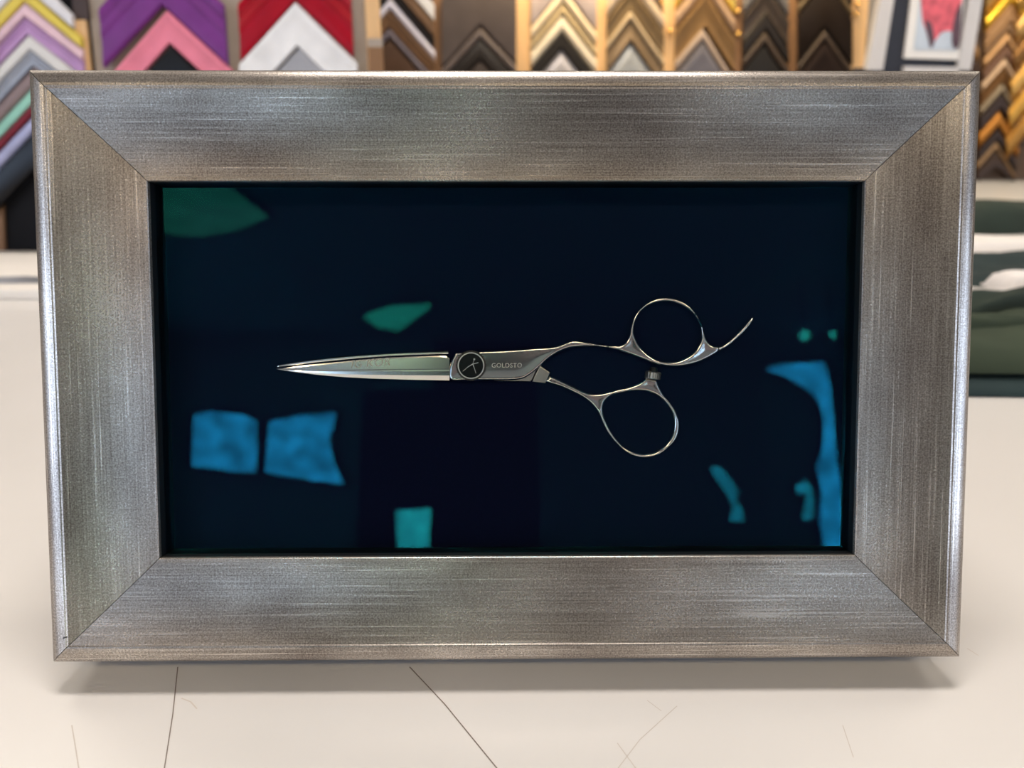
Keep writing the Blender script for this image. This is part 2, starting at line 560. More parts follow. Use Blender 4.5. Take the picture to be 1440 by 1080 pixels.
# upper handle with its ring
up_out = [(640, 495.3), (662, 494), (685, 493), (722, 491.3), (750, 489.2), (777, 487.2), (790, 483.5), (803.8, 478.6), (815, 478.8), (835, 482.3), (850, 485), (868, 485.6), (876, 483.5), (881, 479), (885, 470), (887, 460),
          (890, 449), (898.7, 435), (912.5, 424), (927.5, 418.6), (942.5, 417.8), (957.5, 422.3), (970, 430), (980, 441), (987.5, 455), (991.5, 469), (996, 479.5), (1002.5, 485.5), (1010, 486.5),
          (1013, 492), (1005, 499), (985, 509), (965, 514.5), (945, 515.8), (925, 512.8), (905, 505.5), (885, 498), (865, 491.5), (845, 488), (830, 487.2), (812.5, 488), (800, 490),
          (785, 496), (770, 506), (757.5, 518), (745, 527.8), (735, 532.8), (720, 535), (690, 535.2), (660, 535.2), (634, 535), (631.5, 521), (634, 508)]
up_hole = zoom([(688, 262), (692, 225), (708, 180), (738, 142), (784, 113), (840, 98), (900, 100), (960, 120), (1010, 155), (1043, 200), (1062, 250), (1063, 310), (1038, 362), (1000, 398), (940, 427),
                (880, 434), (825, 425), (772, 396), (725, 352), (700, 308)], 720, 400, 4)
inflate('upper_handle', up_out, [up_hole], ZF, ROUND, 'steel', sx, OR, sharp=(0,))
tang = [(1000, 486), (1008, 487), (1018, 484.6), (1030, 474.8), (1045, 459.5), (1056.5, 446.3), (1060.3, 445.5), (1061, 449.5), (1055, 459.8), (1042.5, 473), (1025, 487), (1008, 497), (1000, 499)]
inflate('finger_rest', tang, [], ZF - .0002, ROUND, 'steel', sx, OR)
# lower handle
lo_out = zoom([(186, 545), (205, 528), (222, 517), (300, 552), (380, 592), (440, 614), (500, 614), (560, 600), (640, 582), (700, 563), (735, 545), (757, 530), (790, 532), (820, 541), (832, 570), (860, 620), (900, 670), (935, 728), (950, 785),
               (945, 840), (925, 885), (880, 930), (820, 968), (760, 981), (700, 975), (640, 945), (590, 900), (540, 838), (505, 770), (480, 715), (440, 668), (390, 632), (330, 602), (270, 576), (215, 560)], 720, 400, 4)
lo_hole = zoom([(517, 690), (530, 655), (570, 625), (640, 608), (720, 600), (785, 611), (838, 640), (880, 682), (908, 732), (915, 790), (905, 848), (875, 898), (830, 936), (770, 955), (710, 950), (650, 928),
                (603, 885), (562, 830), (532, 770), (518, 725)], 720, 400, 4)
inflate('lower_handle', lo_out, [lo_hole], ZB, ROUND, 'steel', sx, OR)
# back half under the pivot
FLATB = [(0, 0), (.08, .35), (.2, .5), (4, .55)]
inflate('back_shank', [(690, 534.5), (722, 532), (744, 521), (757.5, 513), (752, 527), (747, 537), (728, 536.6), (700, 536.2)], [], ZB, FLATB, 'steel_satin', sx, OR, sharp=(0, 3, 5))
inflate('handle_block', [(759.5, 513.8), (774, 524.2), (767.3, 539.6), (748.4, 537.2), (752.5, 528)], [], ZB + .0003, FLATB, 'steel_satin', sx, OR, sharp=(0, 1, 2, 3))

def curve(pts):
    xs = [p[0] for p in pts]; ys = [p[1] for p in pts]
    return lambda x: float(np.interp(x, xs, ys))
b_top = curve([(388, 518.8), (403, 516.9), (430, 513.6), (455, 511.2), (480, 508.6), (503, 506.3), (540, 503.4), (570, 501.8), (622, 500.2), (628, 501), (632, 504)])
b_bot = curve([(388, 519.2), (403, 521.6), (430, 525), (455, 527.9), (480, 530), (519, 532.2), (570, 533.8), (634, 535.1)])
b_m1 = curve([(388, 519.0), (403, 520.4), (430, 521.0), (480, 520.8), (634, 519.6)])
b_m3 = curve([(388, 519.1), (403, 521.2), (430, 523.3), (455, 525.0), (500, 526.6), (570, 527.6), (634, 528)])
def loft(name, xs, lines, zs, z0, mt):
    mb = MB(); rs = []
    for x in xs:
        k = min(1, (x - xs[0]) / 40) ** .6
        r = []
        for ln, z in zip(lines, zs):
            p = on_frame(x, ln(x), -.013)
            if z is None: r.append((p.x - OR.x, p.y - OR.y, r[-1][2] - .26 * abs(p.y - OR.y - r[-1][1])))
            else: r.append((p.x - OR.x, p.y - OR.y, z0 + z * .001 * (.25 + .75 * k) - OR.z))
        for q in (r[-1], r[0]): r.append((q[0], q[1], z0 - .0006 - OR.z))
        rs.append(r)
    mb.rings(rs)
    return mb.build(name, mt, sx, smooth=3)
xs = [388, 390, 393, 398, 405, 415] + list(range(425, 620, 12)) + [620, 625, 628, 630, 632]
loft('front_blade', xs, [b_top, lambda x: b_top(x) + min(1.8, (b_m1(x) - b_top(x)) * .3), lambda x: b_m1(x) - min(1.2, .3 * (b_m1(x) - b_top(x))), b_m1,
                         lambda x: b_m1(x) + .3 * (b_m3(x) - b_m1(x)), b_m3, b_bot], (.87, 1.0, 1.02, .96, 1.0, .98, None), ZF, 'steel')
s_top = curve([(388, 515.4), (390, 513.7), (394, 512.3), (410, 509.8), (430, 506.8), (455, 503.6), (480, 501.1), (503, 499.3), (540, 497), (570, 495.5), (631, 493.2)])
s_bot = curve([(388, 516.2), (403, 514.6), (430, 511.2), (455, 508.4), (480, 505.9), (503, 503.9), (540, 501.2), (570, 499.6), (631, 497.6)])
loft('back_blade', [388, 390, 392, 394, 400, 410] + list(range(420, 625, 14)) + [625, 628, 630],
     [s_top, lambda x: s_top(x) + .35 * (s_bot(x) - s_top(x)), lambda x: s_top(x) + .7 * (s_bot(x) - s_top(x)), s_bot], (.35, .8, .8, .7), ZB, 'steel')

# pivot screw: toothed wheel, bright ring, black dial with a white emblem
pc = on_frame(662.3, 514.2, -.0118); pxm = .000268
def disc(name, mt, r0, r1, z0, z1, parent, teeth=0, n=96):
    mb = MB(); rs = []
    def ring_(r, z):
        o = []
        for i in range(n):
            t = 2 * math.pi * i / n
            rr = r * (1 + (.035 if teeth and (i * teeth // n * 2 + (1 if (i * teeth % n) * 2 >= n else 0)) % 2 else 0))
            o.append((pc.x + rr * math.cos(t) - OR.x, pc.y + rr * math.sin(t) - OR.y, z - OR.z))
        return o
    mb.rings([ring_(r1, z0), ring_(r1, z1 - .00015), ring_(r1 - .00012, z1), ring_(r0, z1)])
    return mb.build(name, mt, parent, smooth=40)
piv = disc('pivot_screw', 'wheel_steel', 18.6 * pxm, 21.8 * pxm, ZF - .0002, -.01225, sx, teeth=36, n=288)
disc('bright_ring', 'steel_bright', 17.4 * pxm, 19.6 * pxm, -.0126, -.01205, piv)
disc('dial', 'dial_black', .0004, 18.0 * pxm, -.0126, -.01195, piv)
ZE = -.01192
for pts, w in (([(664.9, 511.9), (658, 516), (650.8, 522.2)], (.0005, .0003, .00022)), ([(664, 512), (668, 511.2), (672.6, 510.0)], (.0004, .00035, .0004)),
               ([(664.8, 512), (667, 518), (669.2, 524.8)], (.00045, .00028, .0002)), ([(664.9, 511.4), (666.6, 506)], (.00015, .0002))):
    strip(pts, [k * .75 for k in w], ZE, OR).build('emblem_stroke', 'emblem_white', piv, fix=False)
m_ = MB(); q = on_frame(667, 505.2, -.0119); n = 20
m_.v = [(q.x - OR.x + .00038 * math.cos(2 * math.pi * i / n), q.y - OR.y + .00038 * math.sin(2 * math.pi * i / n), ZE + .00001 - OR.z) for i in range(n)]
m_.f = [tuple(range(n))]; m_.m = [0]; m_.build('emblem_dot', 'emblem_white', piv, fix=False)

def lettering(body, px0, px1, pybase, z, mt, name, ang=0., shear=0.):
    cu = bpy.data.curves.new(name, 'FONT')
    cu.body = body; cu.size = 1; cu.shear = shear; cu.space_character = 1.08
    o = bpy.data.objects.new(name, cu); COL.objects.link(o)
    dg = bpy.context.evaluated_depsgraph_get()
    me = bpy.data.meshes.new_from_object(o.evaluated_get(dg))
    bpy.data.objects.remove(o); bpy.data.curves.remove(cu)
    x_ = [v.co.x for v in me.vertices]; x0, x1 = min(x_), max(x_)
    a = on_frame(px0, pybase, z); b = on_frame(px1, pybase, z)
    s = (b.x - a.x) / (x1 - x0)
    for v in me.vertices:
        x, y = (v.co.x - x0) * s, v.co.y * s
        v.co = (a.x + x * math.cos(ang) - y * math.sin(ang) - OR.x, a.y + x * math.sin(ang) + y * math.cos(ang) - OR.y, z - OR.z)
    me.materials.clear(); me.materials.append(MATS[mt])
    o = bpy.data.objects.new(name, me); COL.objects.link(o); o.parent = sx
    return o
lettering('GOLDSTO', 691.5, 734, 516.8, ZF + .00098, 'engraving', 'engraved_lettering')
lettering('IG KOR', 494, 549, 517.6, ZF + .00104, 'engraving_faint', 'engraved_lettering', ang=.07, shear=.25)

# bumper screw between the rings
ba, bb = on_frame(916, 533, -.0122), on_frame(917.6, 518, -.0122)
def bar(name, c0, c1, r0, r1, mt, parent, teeth=0, n=40, bev=.15):
    a = (c1 - c0); ax_ = a.normalized(); u = ax_.orthogonal().normalized(); w_ = ax_.cross(u)
    mb = MB()
    def rg(c, r): return [c + (u * math.cos(t) + w_ * math.sin(t)) * r * (1 + (.05 if teeth and i % 2 else 0)) - OR for i, t in enumerate([2 * math.pi * k / n for k in range(n)])]
    mb.rings([rg(c0, r0 * (1 - bev)), rg(c0 + a * .12, r0), rg(c0 + a * .88, r1), rg(c1, r1 * (1 - bev))])
    return mb.build(name, mt, parent, smooth=40)
dv = (bb - ba).normalized()
bs = bar('bumper_screw', on_frame(917.4, 533.5, -.0122), on_frame(918.8, 522.5, -.0122), .0030, .0030, 'steel_knurl', sx, teeth=1, n=44)
bar('rubber_stop', on_frame(918.6, 522.8, -.0122), on_frame(919.6, 516.5, -.0122), .0017, .0014, 'rubber_black', bs)

# ------------------------------------------------------------------ moulding sample racks behind
Y_L, Y_C, Y_R = .985, 1.70, 2.54
def panel(mb, x0, x1, y0, y1, Y, th=.012, k0=0., k1=None, mi=0):
    k1 = k0 if k1 is None else k1
    P = [at(x0 + k0 * y0, y0, Y), at(x1 + k1 * y0, y0, Y), at(x1 + k1 * y1, y1, Y), at(x0 + k0 * y1, y1, Y)]
    n = len(mb.v)
    for p in P: p.z = max(p.z, TZ + .0005)
    mb.v += [tuple(p) for p in P] + [(p.x, p.y + th, p.z) for p in P]
    for q in ((0, 1, 2, 3), (7, 6, 5, 4), (0, 4, 5, 1), (1, 5, 6, 2), (2, 6, 7, 3), (3, 7, 4, 0)):
        mb.f.append(tuple(n + i for i in q)); mb.m.append(mi)
def part(name, mt, parent, *a, **k):
    mb = MB(); panel(mb, *a, **k)
    inv = parent.matrix_world.inverted()
    mb.v = [tuple(inv @ Vector(v)) for v in mb.v]
    return mb.build(name, mt, parent)

PROFILES = {
    'flat': [(0, 2), (.04, 9), (.1, 10), (.9, 10), (.97, 8), (1, 2)],
    'ridge': [(0, 2), (.03, 8), (.12, 11), (.22, 9), (.27, 6), (.33, 7), (.45, 9), (.5, 6), (.56, 5), (.75, 6), (.9, 8), (.96, 7), (1, 2)],
    'scoop': [(0, 2), (.05, 11), (.18, 12), (.26, 10), (.45, 6), (.7, 4.5), (.88, 5), (.95, 6.5), (1, 2)],
    'reverse': [(0, 2), (.05, 5), (.25, 5), (.5, 7), (.75, 10), (.9, 11.5), (.97, 10), (1, 2)],
    'round': [(0, 1), (.08, 5), (.2, 8.5), (.35, 10.5), (.5, 11), (.65, 10.5), (.8, 8.5), (.92, 5), (1, 1)],
}
cm = {}
def colour(c, rough, metal):
    k = (c, rough, metal)
    if k not in cm:
        nm = 'sample_finish_%d' % len(cm)
        mat(nm, c, rough, metal, var=.10, scale=25, spec=.22)
        cm[k] = nm
    return cm[k]
def chevron(Y, xl, xr, ax_, yo, yi, sl, sr, c, label, prof='flat', rough=.4, metal=0., tilt=0., group=None, sli=None, sri=None):
    """corner sample of picture moulding, apex up, both arms cut upright at the column's sides"""
    sli = sl if sli is None else sli; sri = sr if sri is None else sri
    mb = MB()
    yi -= 1.0
    P = PROFILES[prof]
    L_, A_, R_ = [], [], []
    sc = (Y - CAM.translation.y) / 1.4 * .8
    base = at(ax_ + tilt * yo, (yo + yi) / 2, Y); base.y = Y
    for t, h in P:
        y = yo + (yi - yo) * t; s0 = sl + (sli - sl) * t; s1 = sr + (sri - sr) * t
        yl = y + s0 * (ax_ - xl); yr = y + s1 * (xr - ax_)
        for lst, (x_, y_) in ((L_, (xl, yl)), (A_, (ax_, y)), (R_, (xr, yr))):
            p = at(x_ + tilt * y_, y_, Y)
            p.y -= h * .001 * sc
            p.z = max(p.z, TZ + .003)
            lst.append(p - base)
    n = len(P)
    bk = lambda lst: [Vector((lst[0].x, .003, lst[0].z)), Vector((lst[-1].x, .003, lst[-1].z))]
    rs = []
    for lst in (L_, A_, R_):
        b = bk(lst)
        rs.append(list(lst) + [b[1], b[0]])
    mb.rings(rs)
    o = mb.build('moulding_corner_sample', colour(c, rough, metal), None, smooth=35)
    o.location = base
    return tag(o, label, 'moulding sample', group)

# left display: columns A, B, C
rk = empty('sample_rack', at(250, 352, Y_L + .02), 'taupe upright sample display board with bright moulding corners standing behind the frame, left side', 'display rack')
part('back_panel', 'charcoal_board', rk, -260, 123, -140, 353, Y_L + .012, k0=.10)
part('back_panel', 'taupe_board', rk, 124, 512, -140, 353, Y_L + .012, k0=.11, k1=.05)
part('post', 'wood_tan', rk, 513, 533, -140, 353, Y_L + .004, k0=.05, th=.007)
part('post', 'wood_dark', rk, 101, 122, -140, 27, Y_L + .004, k0=.1, th=.007)
part('post', 'wood_tan', rk, 101, 117, 28, 353, Y_L + .004, k0=.1, th=.007)
part('post', 'wood_brown', rk, -17, -22 + 14, 100, 352, Y_L + .005, k0=.04, th=.006)
for y0, y1, mt in ((54, 66, 'taupe_board'), (66, 140, 'wood_brown')):
    part('post_block', mt, rk, 514, 534, y0, y1, Y_L - .004, k0=.05, th=.007)
GA = 'coloured corner samples on the left display column'
A = dict(tilt=.06, group=GA)
xa0, xa1 = -75, 113
chevron(Y_L, xa0, 102, 36, -48, -19, 1.05, 1.05, (216, 212, 214), 'white corner sample, topmost of the left column, above the yellow one', 'flat', sri=.9, **A)
chevron(Y_L, xa0, xa1, 37, -17, 3, 1.0, .92, (214, 190, 80), 'yellow corner sample between white and pale pink ones, left column', 'flat', sri=.865, **A)
chevron(Y_L, xa0, xa1, 37, 4, 24, 1.0, .86, (214, 182, 192), 'pale pink corner sample just under the yellow one, left column', 'reverse', sri=.80, **A)
chevron(Y_L, xa0, xa1, 38, 25, 49, 1.0, .80, (184, 146, 190), 'lilac corner sample just under the pale pink one, left column', 'ridge', **A)
chevron(Y_L, xa0, xa1, 41, 50, 71, 1.0, .83, (208, 204, 200), 'cream white corner sample just under the lilac one, left column', 'flat', **A)
chevron(Y_L, xa0, xa1, 43, 72, 93, 1.0, .85, (152, 157, 170), 'blue grey corner sample under the cream white one, left column', 'scoop', rough=.25, **A)
chevron(Y_L, xa0, xa1, 44, 94, 121, 1.0, .9, (134, 116, 116), 'mauve grey corner sample above the mint one, left column', 'round', **A)
chevron(Y_L, xa0, xa1, 44, 122, 142, 1.0, .9, (140, 190, 172), 'mint green corner sample beside the frame, left column', 'flat', **A)
chevron(Y_L, xa0, xa1, 44, 142.5, 157, 1.0, .9, (110, 8, 22), 'dark red corner sample just under the mint one, left column', 'flat', **A)
chevron(Y_L, xa0, xa1, 44, 157.5, 181, 1.0, .9, (164, 166, 200), 'lavender blue corner sample, under the dark red one', 'round', **A)
chevron(Y_L, xa0, xa1, 44, 182, 232, 1.0, .9, (10, 10, 15), 'glossy black corner sample, lowest of the left column', 'flat', rough=.3, **A)
GB = 'wide corner samples on the taupe boards'
B = dict(group=GB)
chevron(Y_L, 141, 315, 229, -78, 9, 1.0, .99, (112, 50, 122), 'wide purple ridged corner sample above the pink one', 'ridge', tilt=.07, rough=.35, **B)
chevron(Y_L, 150, 322, 236, 15, 62, 1.07, .98, (222, 126, 146), 'pink corner sample nested under the wide purple one', 'scoop', tilt=.06, rough=.35, **B)
chevron(Y_L, 160, 310, 239, 64, 130, 1.05, .98, (12, 12, 16), 'black corner sample under the pink one', 'flat', tilt=.05, **B)
chevron(Y_L, 336, 494, 416, -82, 2, 1.08, 1.02, (152, 2, 28), 'wide crimson ridged corner sample above the wide white one', 'ridge', tilt=.045, rough=.3, **B)
chevron(Y_L, 335, 499, 416, 3, 66, 1.06, 1.03, (224, 222, 222), 'wide white corner sample under the crimson one', 'scoop', tilt=.04, **B)
chevron(Y_L, 345, 490, 420, 67, 130, 1.06, 1.03, (150, 150, 156), 'silver grey corner sample under the wide white one', 'flat', tilt=.03, **B)
chevron(Y_L, 470, 494, 416, -116, -83, 1.08, 1.02, (216, 120, 190), 'magenta corner sample at the top right of the crimson one', 'flat', tilt=.045, **B) if False else None

# centre display
rc = empty('sample_rack', at(800, 352, Y_C + .02), 'brown wooden sample rack with bronze and silver corners behind the frame, centre', 'display rack')
part('back_panel', 'brown_board', rc, 534, 1214, -140, 380, Y_C + .014)
for x0, x1, k, mt in ((609, 622, .02, 'wood_brown'), (726, 746, 0, 'wood_tan'), (838, 854, -.02, 'wood_tan'), (932, 949, -.03, 'wood_tan'), (1032, 1043, -.04, 'wood_brown'),
                      (1107, 1121, -.05, 'wood_brown'), (1196, 1220, -.08, 'wood_tan')):
    part('post', mt, rc, x0, x1, -140, 380, Y_C + .0035, k0=k, th=.010)
for px, py, r in ((942, 44, .006), (1037, 16, .006), (1037, 48, .006), (1205, 6, .005), (1203, 20, .005), (930, 3, .005)):
    c = rc.matrix_world.inverted() @ at(px, py, Y_C - .003)
    m_ = MB(); n = 14; rs = []
    for k, h in ((.6, .006), (.75, 0), (1, -.003), (.8, -.007), (.3, -.009)):
        rs.append([(c.x + r * k * math.cos(2 * math.pi * i / n), c.y + h, c.z + r * k * math.sin(2 * math.pi * i / n)) for i in range(n)])
    m_.rings(rs); m_.build('brass_peg', 'brass', rc, smooth=50)
GC = 'corner samples on the centre rack'
def cc(*a, **k): return chevron(Y_C, *a, group=GC, **k)
cc(534, 611, 549, -66, -42, 1.2, 1.18, (206, 204, 206), 'pale silver corner sample at the top of the narrow brown column')
cc(534, 611, 549, -41, -20, 1.2, 1.18, (104, 80, 62), 'brown corner sample above the thin black one, narrow brown column')
cc(534, 611, 549, -19, -4, 1.2, 1.18, (26, 22, 22), 'thin black corner sample above the lavender white one')
cc(534, 612, 549, -3, 14, 1.2, 1.18, (198, 194, 208), 'lavender white corner sample in the narrow brown column', prof='round')
cc(534, 612, 548, 15, 39, 1.15, 1.12, (104, 76, 54), 'warm brown corner sample under the lavender white one', prof='scoop')
cc(534, 612, 548, 40, 53, 1.15, 1.12, (104, 96, 104), 'mauve grey corner sample under the warm brown one', prof='round')
cc(534, 612, 548, 54, 130, 1.15, 1.12, (70, 50, 38), 'dark brown corner sample under the mauve grey one')
cc(622, 726, 676, -60, 37, 1.1, 1.1, (78, 69, 67), 'wide charcoal brown corner sample left of the cream ones', prof='flat')
cc(622, 726, 675, 38, 55, 1.1, 1.05, (92, 82, 80), 'thin grey brown corner sample lining the wide charcoal one', prof='round')
cc(622, 726, 675, 56, 84, 1.1, 1.05, (30, 25, 24), 'black corner sample under the thin grey brown one', prof='flat')
cc(630, 718, 675, 85, 150, 1.1, 1.05, (60, 52, 50), 'dark grey corner sample lowest in the charcoal column', prof='flat')
cc(747, 838, 793, -72, -17, 1.2, 1.35, (168, 153, 150), 'mauve grey corner sample above the cream ones', prof='flat')
cc(747, 838, 792, -16, 3, 1.2, 1.35, (208, 190, 162), 'cream corner sample, upper of the cream pair', prof='round')
cc(747, 838, 791, 4, 19, 1.2, 1.32, (150, 132, 102), 'beige shadow-toned corner sample between the two cream ones', prof='reverse')  # tan shadow between the creams, its shade put into the colour
cc(747, 838, 790, 20, 45, 1.19, 1.3, (208, 194, 172), 'cream corner sample directly above the black one, lower of the cream pair', prof='round')
cc(747, 838, 789, 46, 69, 1.19, 1.3, (34, 30, 28), 'black corner sample under the cream pair', prof='flat')
cc(752, 832, 789, 70, 130, 1.19, 1.3, (158, 154, 160), 'silver corner sample under the black one, cream column', prof='round', rough=.3, metal=.3)
cc(853, 933, 886, -44, -19, 1.4, 1.4, (168, 150, 130), 'beige corner sample at the top of the bronze column', prof='round')
cc(853, 933, 886, -18, 14, 1.4, 1.4, (112, 92, 66), 'bronze corner sample above the thin tan one', prof='scoop', metal=.4)
cc(853, 933, 886, 15, 27, 1.35, 1.45, (190, 168, 138), 'thin tan corner sample in the bronze column', prof='round')
cc(853, 933, 886, 28, 58, 1.35, 1.45, (104, 86, 66), 'dark bronze corner sample under the thin tan one', prof='reverse', metal=.4)
cc(853, 933, 886, 59, 130, 1.35, 1.45, (146, 148, 152), 'silver corner sample under the dark bronze one', prof='round', rough=.3, metal=.3)
cc(949, 1032, 993, -72, -38, 1.2, 1.55, (244, 214, 110), 'shiny gold corner sample at the top of its column', prof='round', rough=.22, metal=.85)
cc(949, 1032, 992, -37, -12, 1.25, 1.55, (150, 122, 98), 'taupe brown corner sample under the shiny gold one', prof='round')
cc(949, 1032, 991, -11, 38, 1.25, 1.6, (116, 88, 56), 'wide brown corner sample between taupe ones, gold column', prof='scoop', metal=.3)
cc(949, 1032, 987, 39, 58, 1.2, 1.6, (148, 130, 118), 'thin taupe corner sample under the wide brown one', prof='round')
cc(949, 1032, 987, 59, 130, 1.2, 1.6, (104, 100, 106), 'purplish grey corner sample lowest in the gold column', prof='scoop')
cc(1044, 1107, 1078, -44, -18, 1.25, 1.5, (92, 88, 88), 'grey corner sample at the top of the black column', prof='round')
cc(1044, 1107, 1076, -17, 20, 1.25, 1.5, (56, 47, 42), 'dark umber corner sample under the grey one', prof='scoop')
cc(1044, 1107, 1075, 21, 42, 1.25, 1.5, (34, 29, 27), 'black corner sample between umber ones, black column', prof='flat')
cc(1044, 1107, 1074, 43, 62, 1.25, 1.5, (66, 54, 46), 'thin umber corner sample in the black column', prof='round')
cc(1044, 1107, 1072, 63, 130, 1.25, 1.5, (30, 27, 26), 'plain black corner sample lowest in the black column', prof='flat')
cc(1121, 1196, 1160, -84, -45, 1.3, 1.5, (40, 31, 26), 'near black brown corner sample at the top beside the leaning picture', prof='flat')
cc(1121, 1196, 1160, -44, -28, 1.3, 1.5, (92, 76, 56), 'thin antique bronze corner sample beside the leaning picture', prof='round')
cc(1121, 1196, 1159, -27, 40, 1.3, 1.45, (30, 22, 18), 'wide espresso corner sample beside the leaning picture', prof='flat')
cc(1121, 1196, 1158, 41, 58, 1.3, 1.45, (66, 54, 46), 'thin dark taupe corner sample under the espresso one', prof='round')
cc(1121, 1196, 1158, 59, 130, 1.3, 1.45, (44, 34, 31), 'dark brown corner sample lowest beside the leaning picture', prof='scoop')

# right display, farther away
rr_ = empty('sample_rack', at(1400, 251, Y_R + .02), 'dark sample rack full of gold corners standing at the far right behind the table', 'display rack')
part('back_panel', 'brown_board', rr_, 1290, 1520, -140, 252, Y_R + .014)
GR = 'gold and tan corner samples on the right rack'
def cr(*a, dy=0., **k): return chevron(Y_R + dy, *a, group=GR, **k)
for i, (yo, yi, c, lb, pf, me) in enumerate([
        (-60, -18, (182, 142, 82), 'gold corner sample topmost in the main column right of the leaning picture', 'round', .6), (-17, 6, (226, 178, 60), 'bright gold corner sample second in the column right of the leaning picture', 'round', .8),
        (7, 29, (170, 130, 90), 'tan corner sample under the bright gold one', 'scoop', .2), (30, 44, (128, 96, 64), 'brown corner sample between two tan ones, right rack', 'flat', .1),
        (45, 62, (188, 144, 98), 'light tan corner sample, third tan step on the right rack', 'round', .2), (63, 80, (112, 80, 58), 'chestnut corner sample above the pale thin one', 'flat', .1),
        (81, 96, (200, 168, 136), 'pale thin corner sample midway on the right rack', 'round', .1), (97, 116, (112, 78, 44), 'dark gold brown corner sample under the pale thin one', 'scoop', .3),
        (117, 131, (142, 126, 104), 'grey tan corner sample beside the frame corner', 'round', .1), (132, 154, (50, 36, 28), 'espresso corner sample under the grey tan one', 'flat', 0),
        (155, 180, (170, 112, 48), 'orange gold corner sample low on the right rack', 'round', .5), (181, 198, (48, 36, 30), 'dark corner sample under the orange gold one', 'flat', 0),
        (199, 211, (146, 118, 90), 'thin beige corner sample, second lowest on the right rack', 'round', .1), (212, 238, (58, 44, 36), 'dark brown corner sample lowest on the right rack', 'flat', 0)]):
    axx = 1421 - .105 * max(0, (yo + 20))
    cr(1384 - .06 * max(0, yo), 1440 - .115 * max(0, yo) + 6, axx, yo, yi - 1.6, 1.15, 1.75, c, lb, prof=pf, metal=me, tilt=0)
for yo, c, lb in ((-70, (60, 44, 34), 'dark corner sample topmost between leaning picture and gold column'), (-40, (160, 122, 86), 'tan corner sample between leaning picture and gold column, upper'),
                  (-12, (70, 50, 38), 'dark brown corner sample tucked behind the leaning picture'), (20, (150, 112, 72), 'golden brown corner sample tucked behind the leaning picture'),
                  (48, (64, 48, 40), 'umber corner sample just above the frame corner')):
    cr(1300, 1373, 1345, yo, yo + 24, 1.2, 1.6, c, lb, prof='round', metal=.2, dy=-.002)
for yo, c, lb in ((-30, (150, 112, 50), 'ochre corner sample uppermost at the right edge'), (7, (176, 136, 80), 'gold corner sample second down at the right edge'), (43, (120, 84, 44), 'dark ochre corner sample third down at the right edge'),
                  (79, (194, 148, 78), 'shiny gold corner sample fourth down at the right edge'), (115, (186, 138, 62), 'dull gold corner sample fifth down at the right edge'), (151, (158, 112, 52), 'bronze gold corner sample sixth down at the right edge')):
    cr(1428 - .1 * max(0, yo), 1520, 1474, yo - 35, yo - 1, 1.3, 1.6, c, lb, prof='round', metal=.55, rough=.3, dy=-.012)

# leaning framed picture in front of the racks
YP = 1.50
pb = [at(1216, 96, YP), at(1364, 96, YP)]
pf_ = empty('leaning_picture', at(1290, 240, YP), 'white framed picture with navy mat and red print leaning in front of the racks', 'framed picture')
inv = pf_.matrix_world.inverted()
def pp(name, mt, pts, dy, th=.008):
    P = [inv @ (at(x, y, YP) + Vector((0, -dy, 0))) for x, y in pts]
    mb = MB(); n = 4
    mb.rings([[p + Vector((0, th, 0)) for p in P], P]); return mb.build(name, mt, pf_)
mat('frame_white', (205, 198, 194), .45, var=.03)
mat('mat_navy', (38, 40, 50), .7, var=.1)
mat('mat_white', (236, 230, 224), .7, var=.02)
mat('print_blue', (196, 204, 214), .6, var=.05)
mat('print_red', (214, 92, 104), .6, var=.35, scale=60)
mat('print_dark', (88, 62, 72), .6, var=.3, scale=60)
ext = 1.0
def xs_(x, y): return x
pp('frame_edge', 'frame_white', [(1252, -90), (1262, -90), (1262, -90), (1238, 99), (1216, 99), (1232, -90)][0:1] + [(1268, -90), (1238, 99), (1215, 99)], .012, .02)
pp('navy_mat', 'mat_navy', [(1262, -90), (1376, -90), (1346, 99), (1236, 99)], .002)
pp('frame_edge', 'frame_white', [(1374, -90), (1392, -90), (1361, 99), (1342, 99)], .012, .02)
pp('frame_edge', 'frame_white', [(1268, 93.5), (1344, 95), (1344, 104), (1268, 104)], .012, .02)
pp('inner_mat', 'mat_white', [(1290, -90), (1361, -90), (1344, 84.5), (1269, 82)], .010)
pp('print', 'print_blue', [(1299, -80), (1353, -80), (1341, 71), (1281, 70)], .0125, .002)
def blob(name, mt, pts, dy):
    mb = MB(); mb.v = [tuple(inv @ (at(x, y, YP) + Vector((0, -dy, 0)))) for x, y in spline(pts, 4)]
    mb.f = [tuple(range(len(mb.v)))]; mb.m = [0]; o = mb.build(name, mt, pf_, fix=False); return o
blob('print_shape', 'print_red', [(1294, -40), (1348, -40), (1347, 10), (1343, 40), (1337, 46), (1328, 44), (1318, 48), (1310, 58), (1303, 60), (1298, 45), (1292, 22)], .0132)
blob('print_shape', 'print_dark', [(1339, 20), (1347, 8), (1344, 64), (1335, 66), (1334, 45)], .0138)
blob('print_shape', 'print_dark', [(1296, 30), (1306, 36), (1309, 60), (1304, 68), (1300, 52)], .0138)
# bottom of the picture stands on the table behind the frame: its lower rail
b0, b1 = at(1216, 99, YP), at(1364, 99, YP)
mb = MB()
mb.rings([[inv @ Vector((x, y, z)) for x, y in ((b0.x - .02, YP), (b1.x + .0, YP), (b1.x + .0, YP + .014), (b0.x - .02, YP + .014))] for z in (TZ, b0.z + .005)])
mb.build('lower_panel', 'mat_navy', pf_)

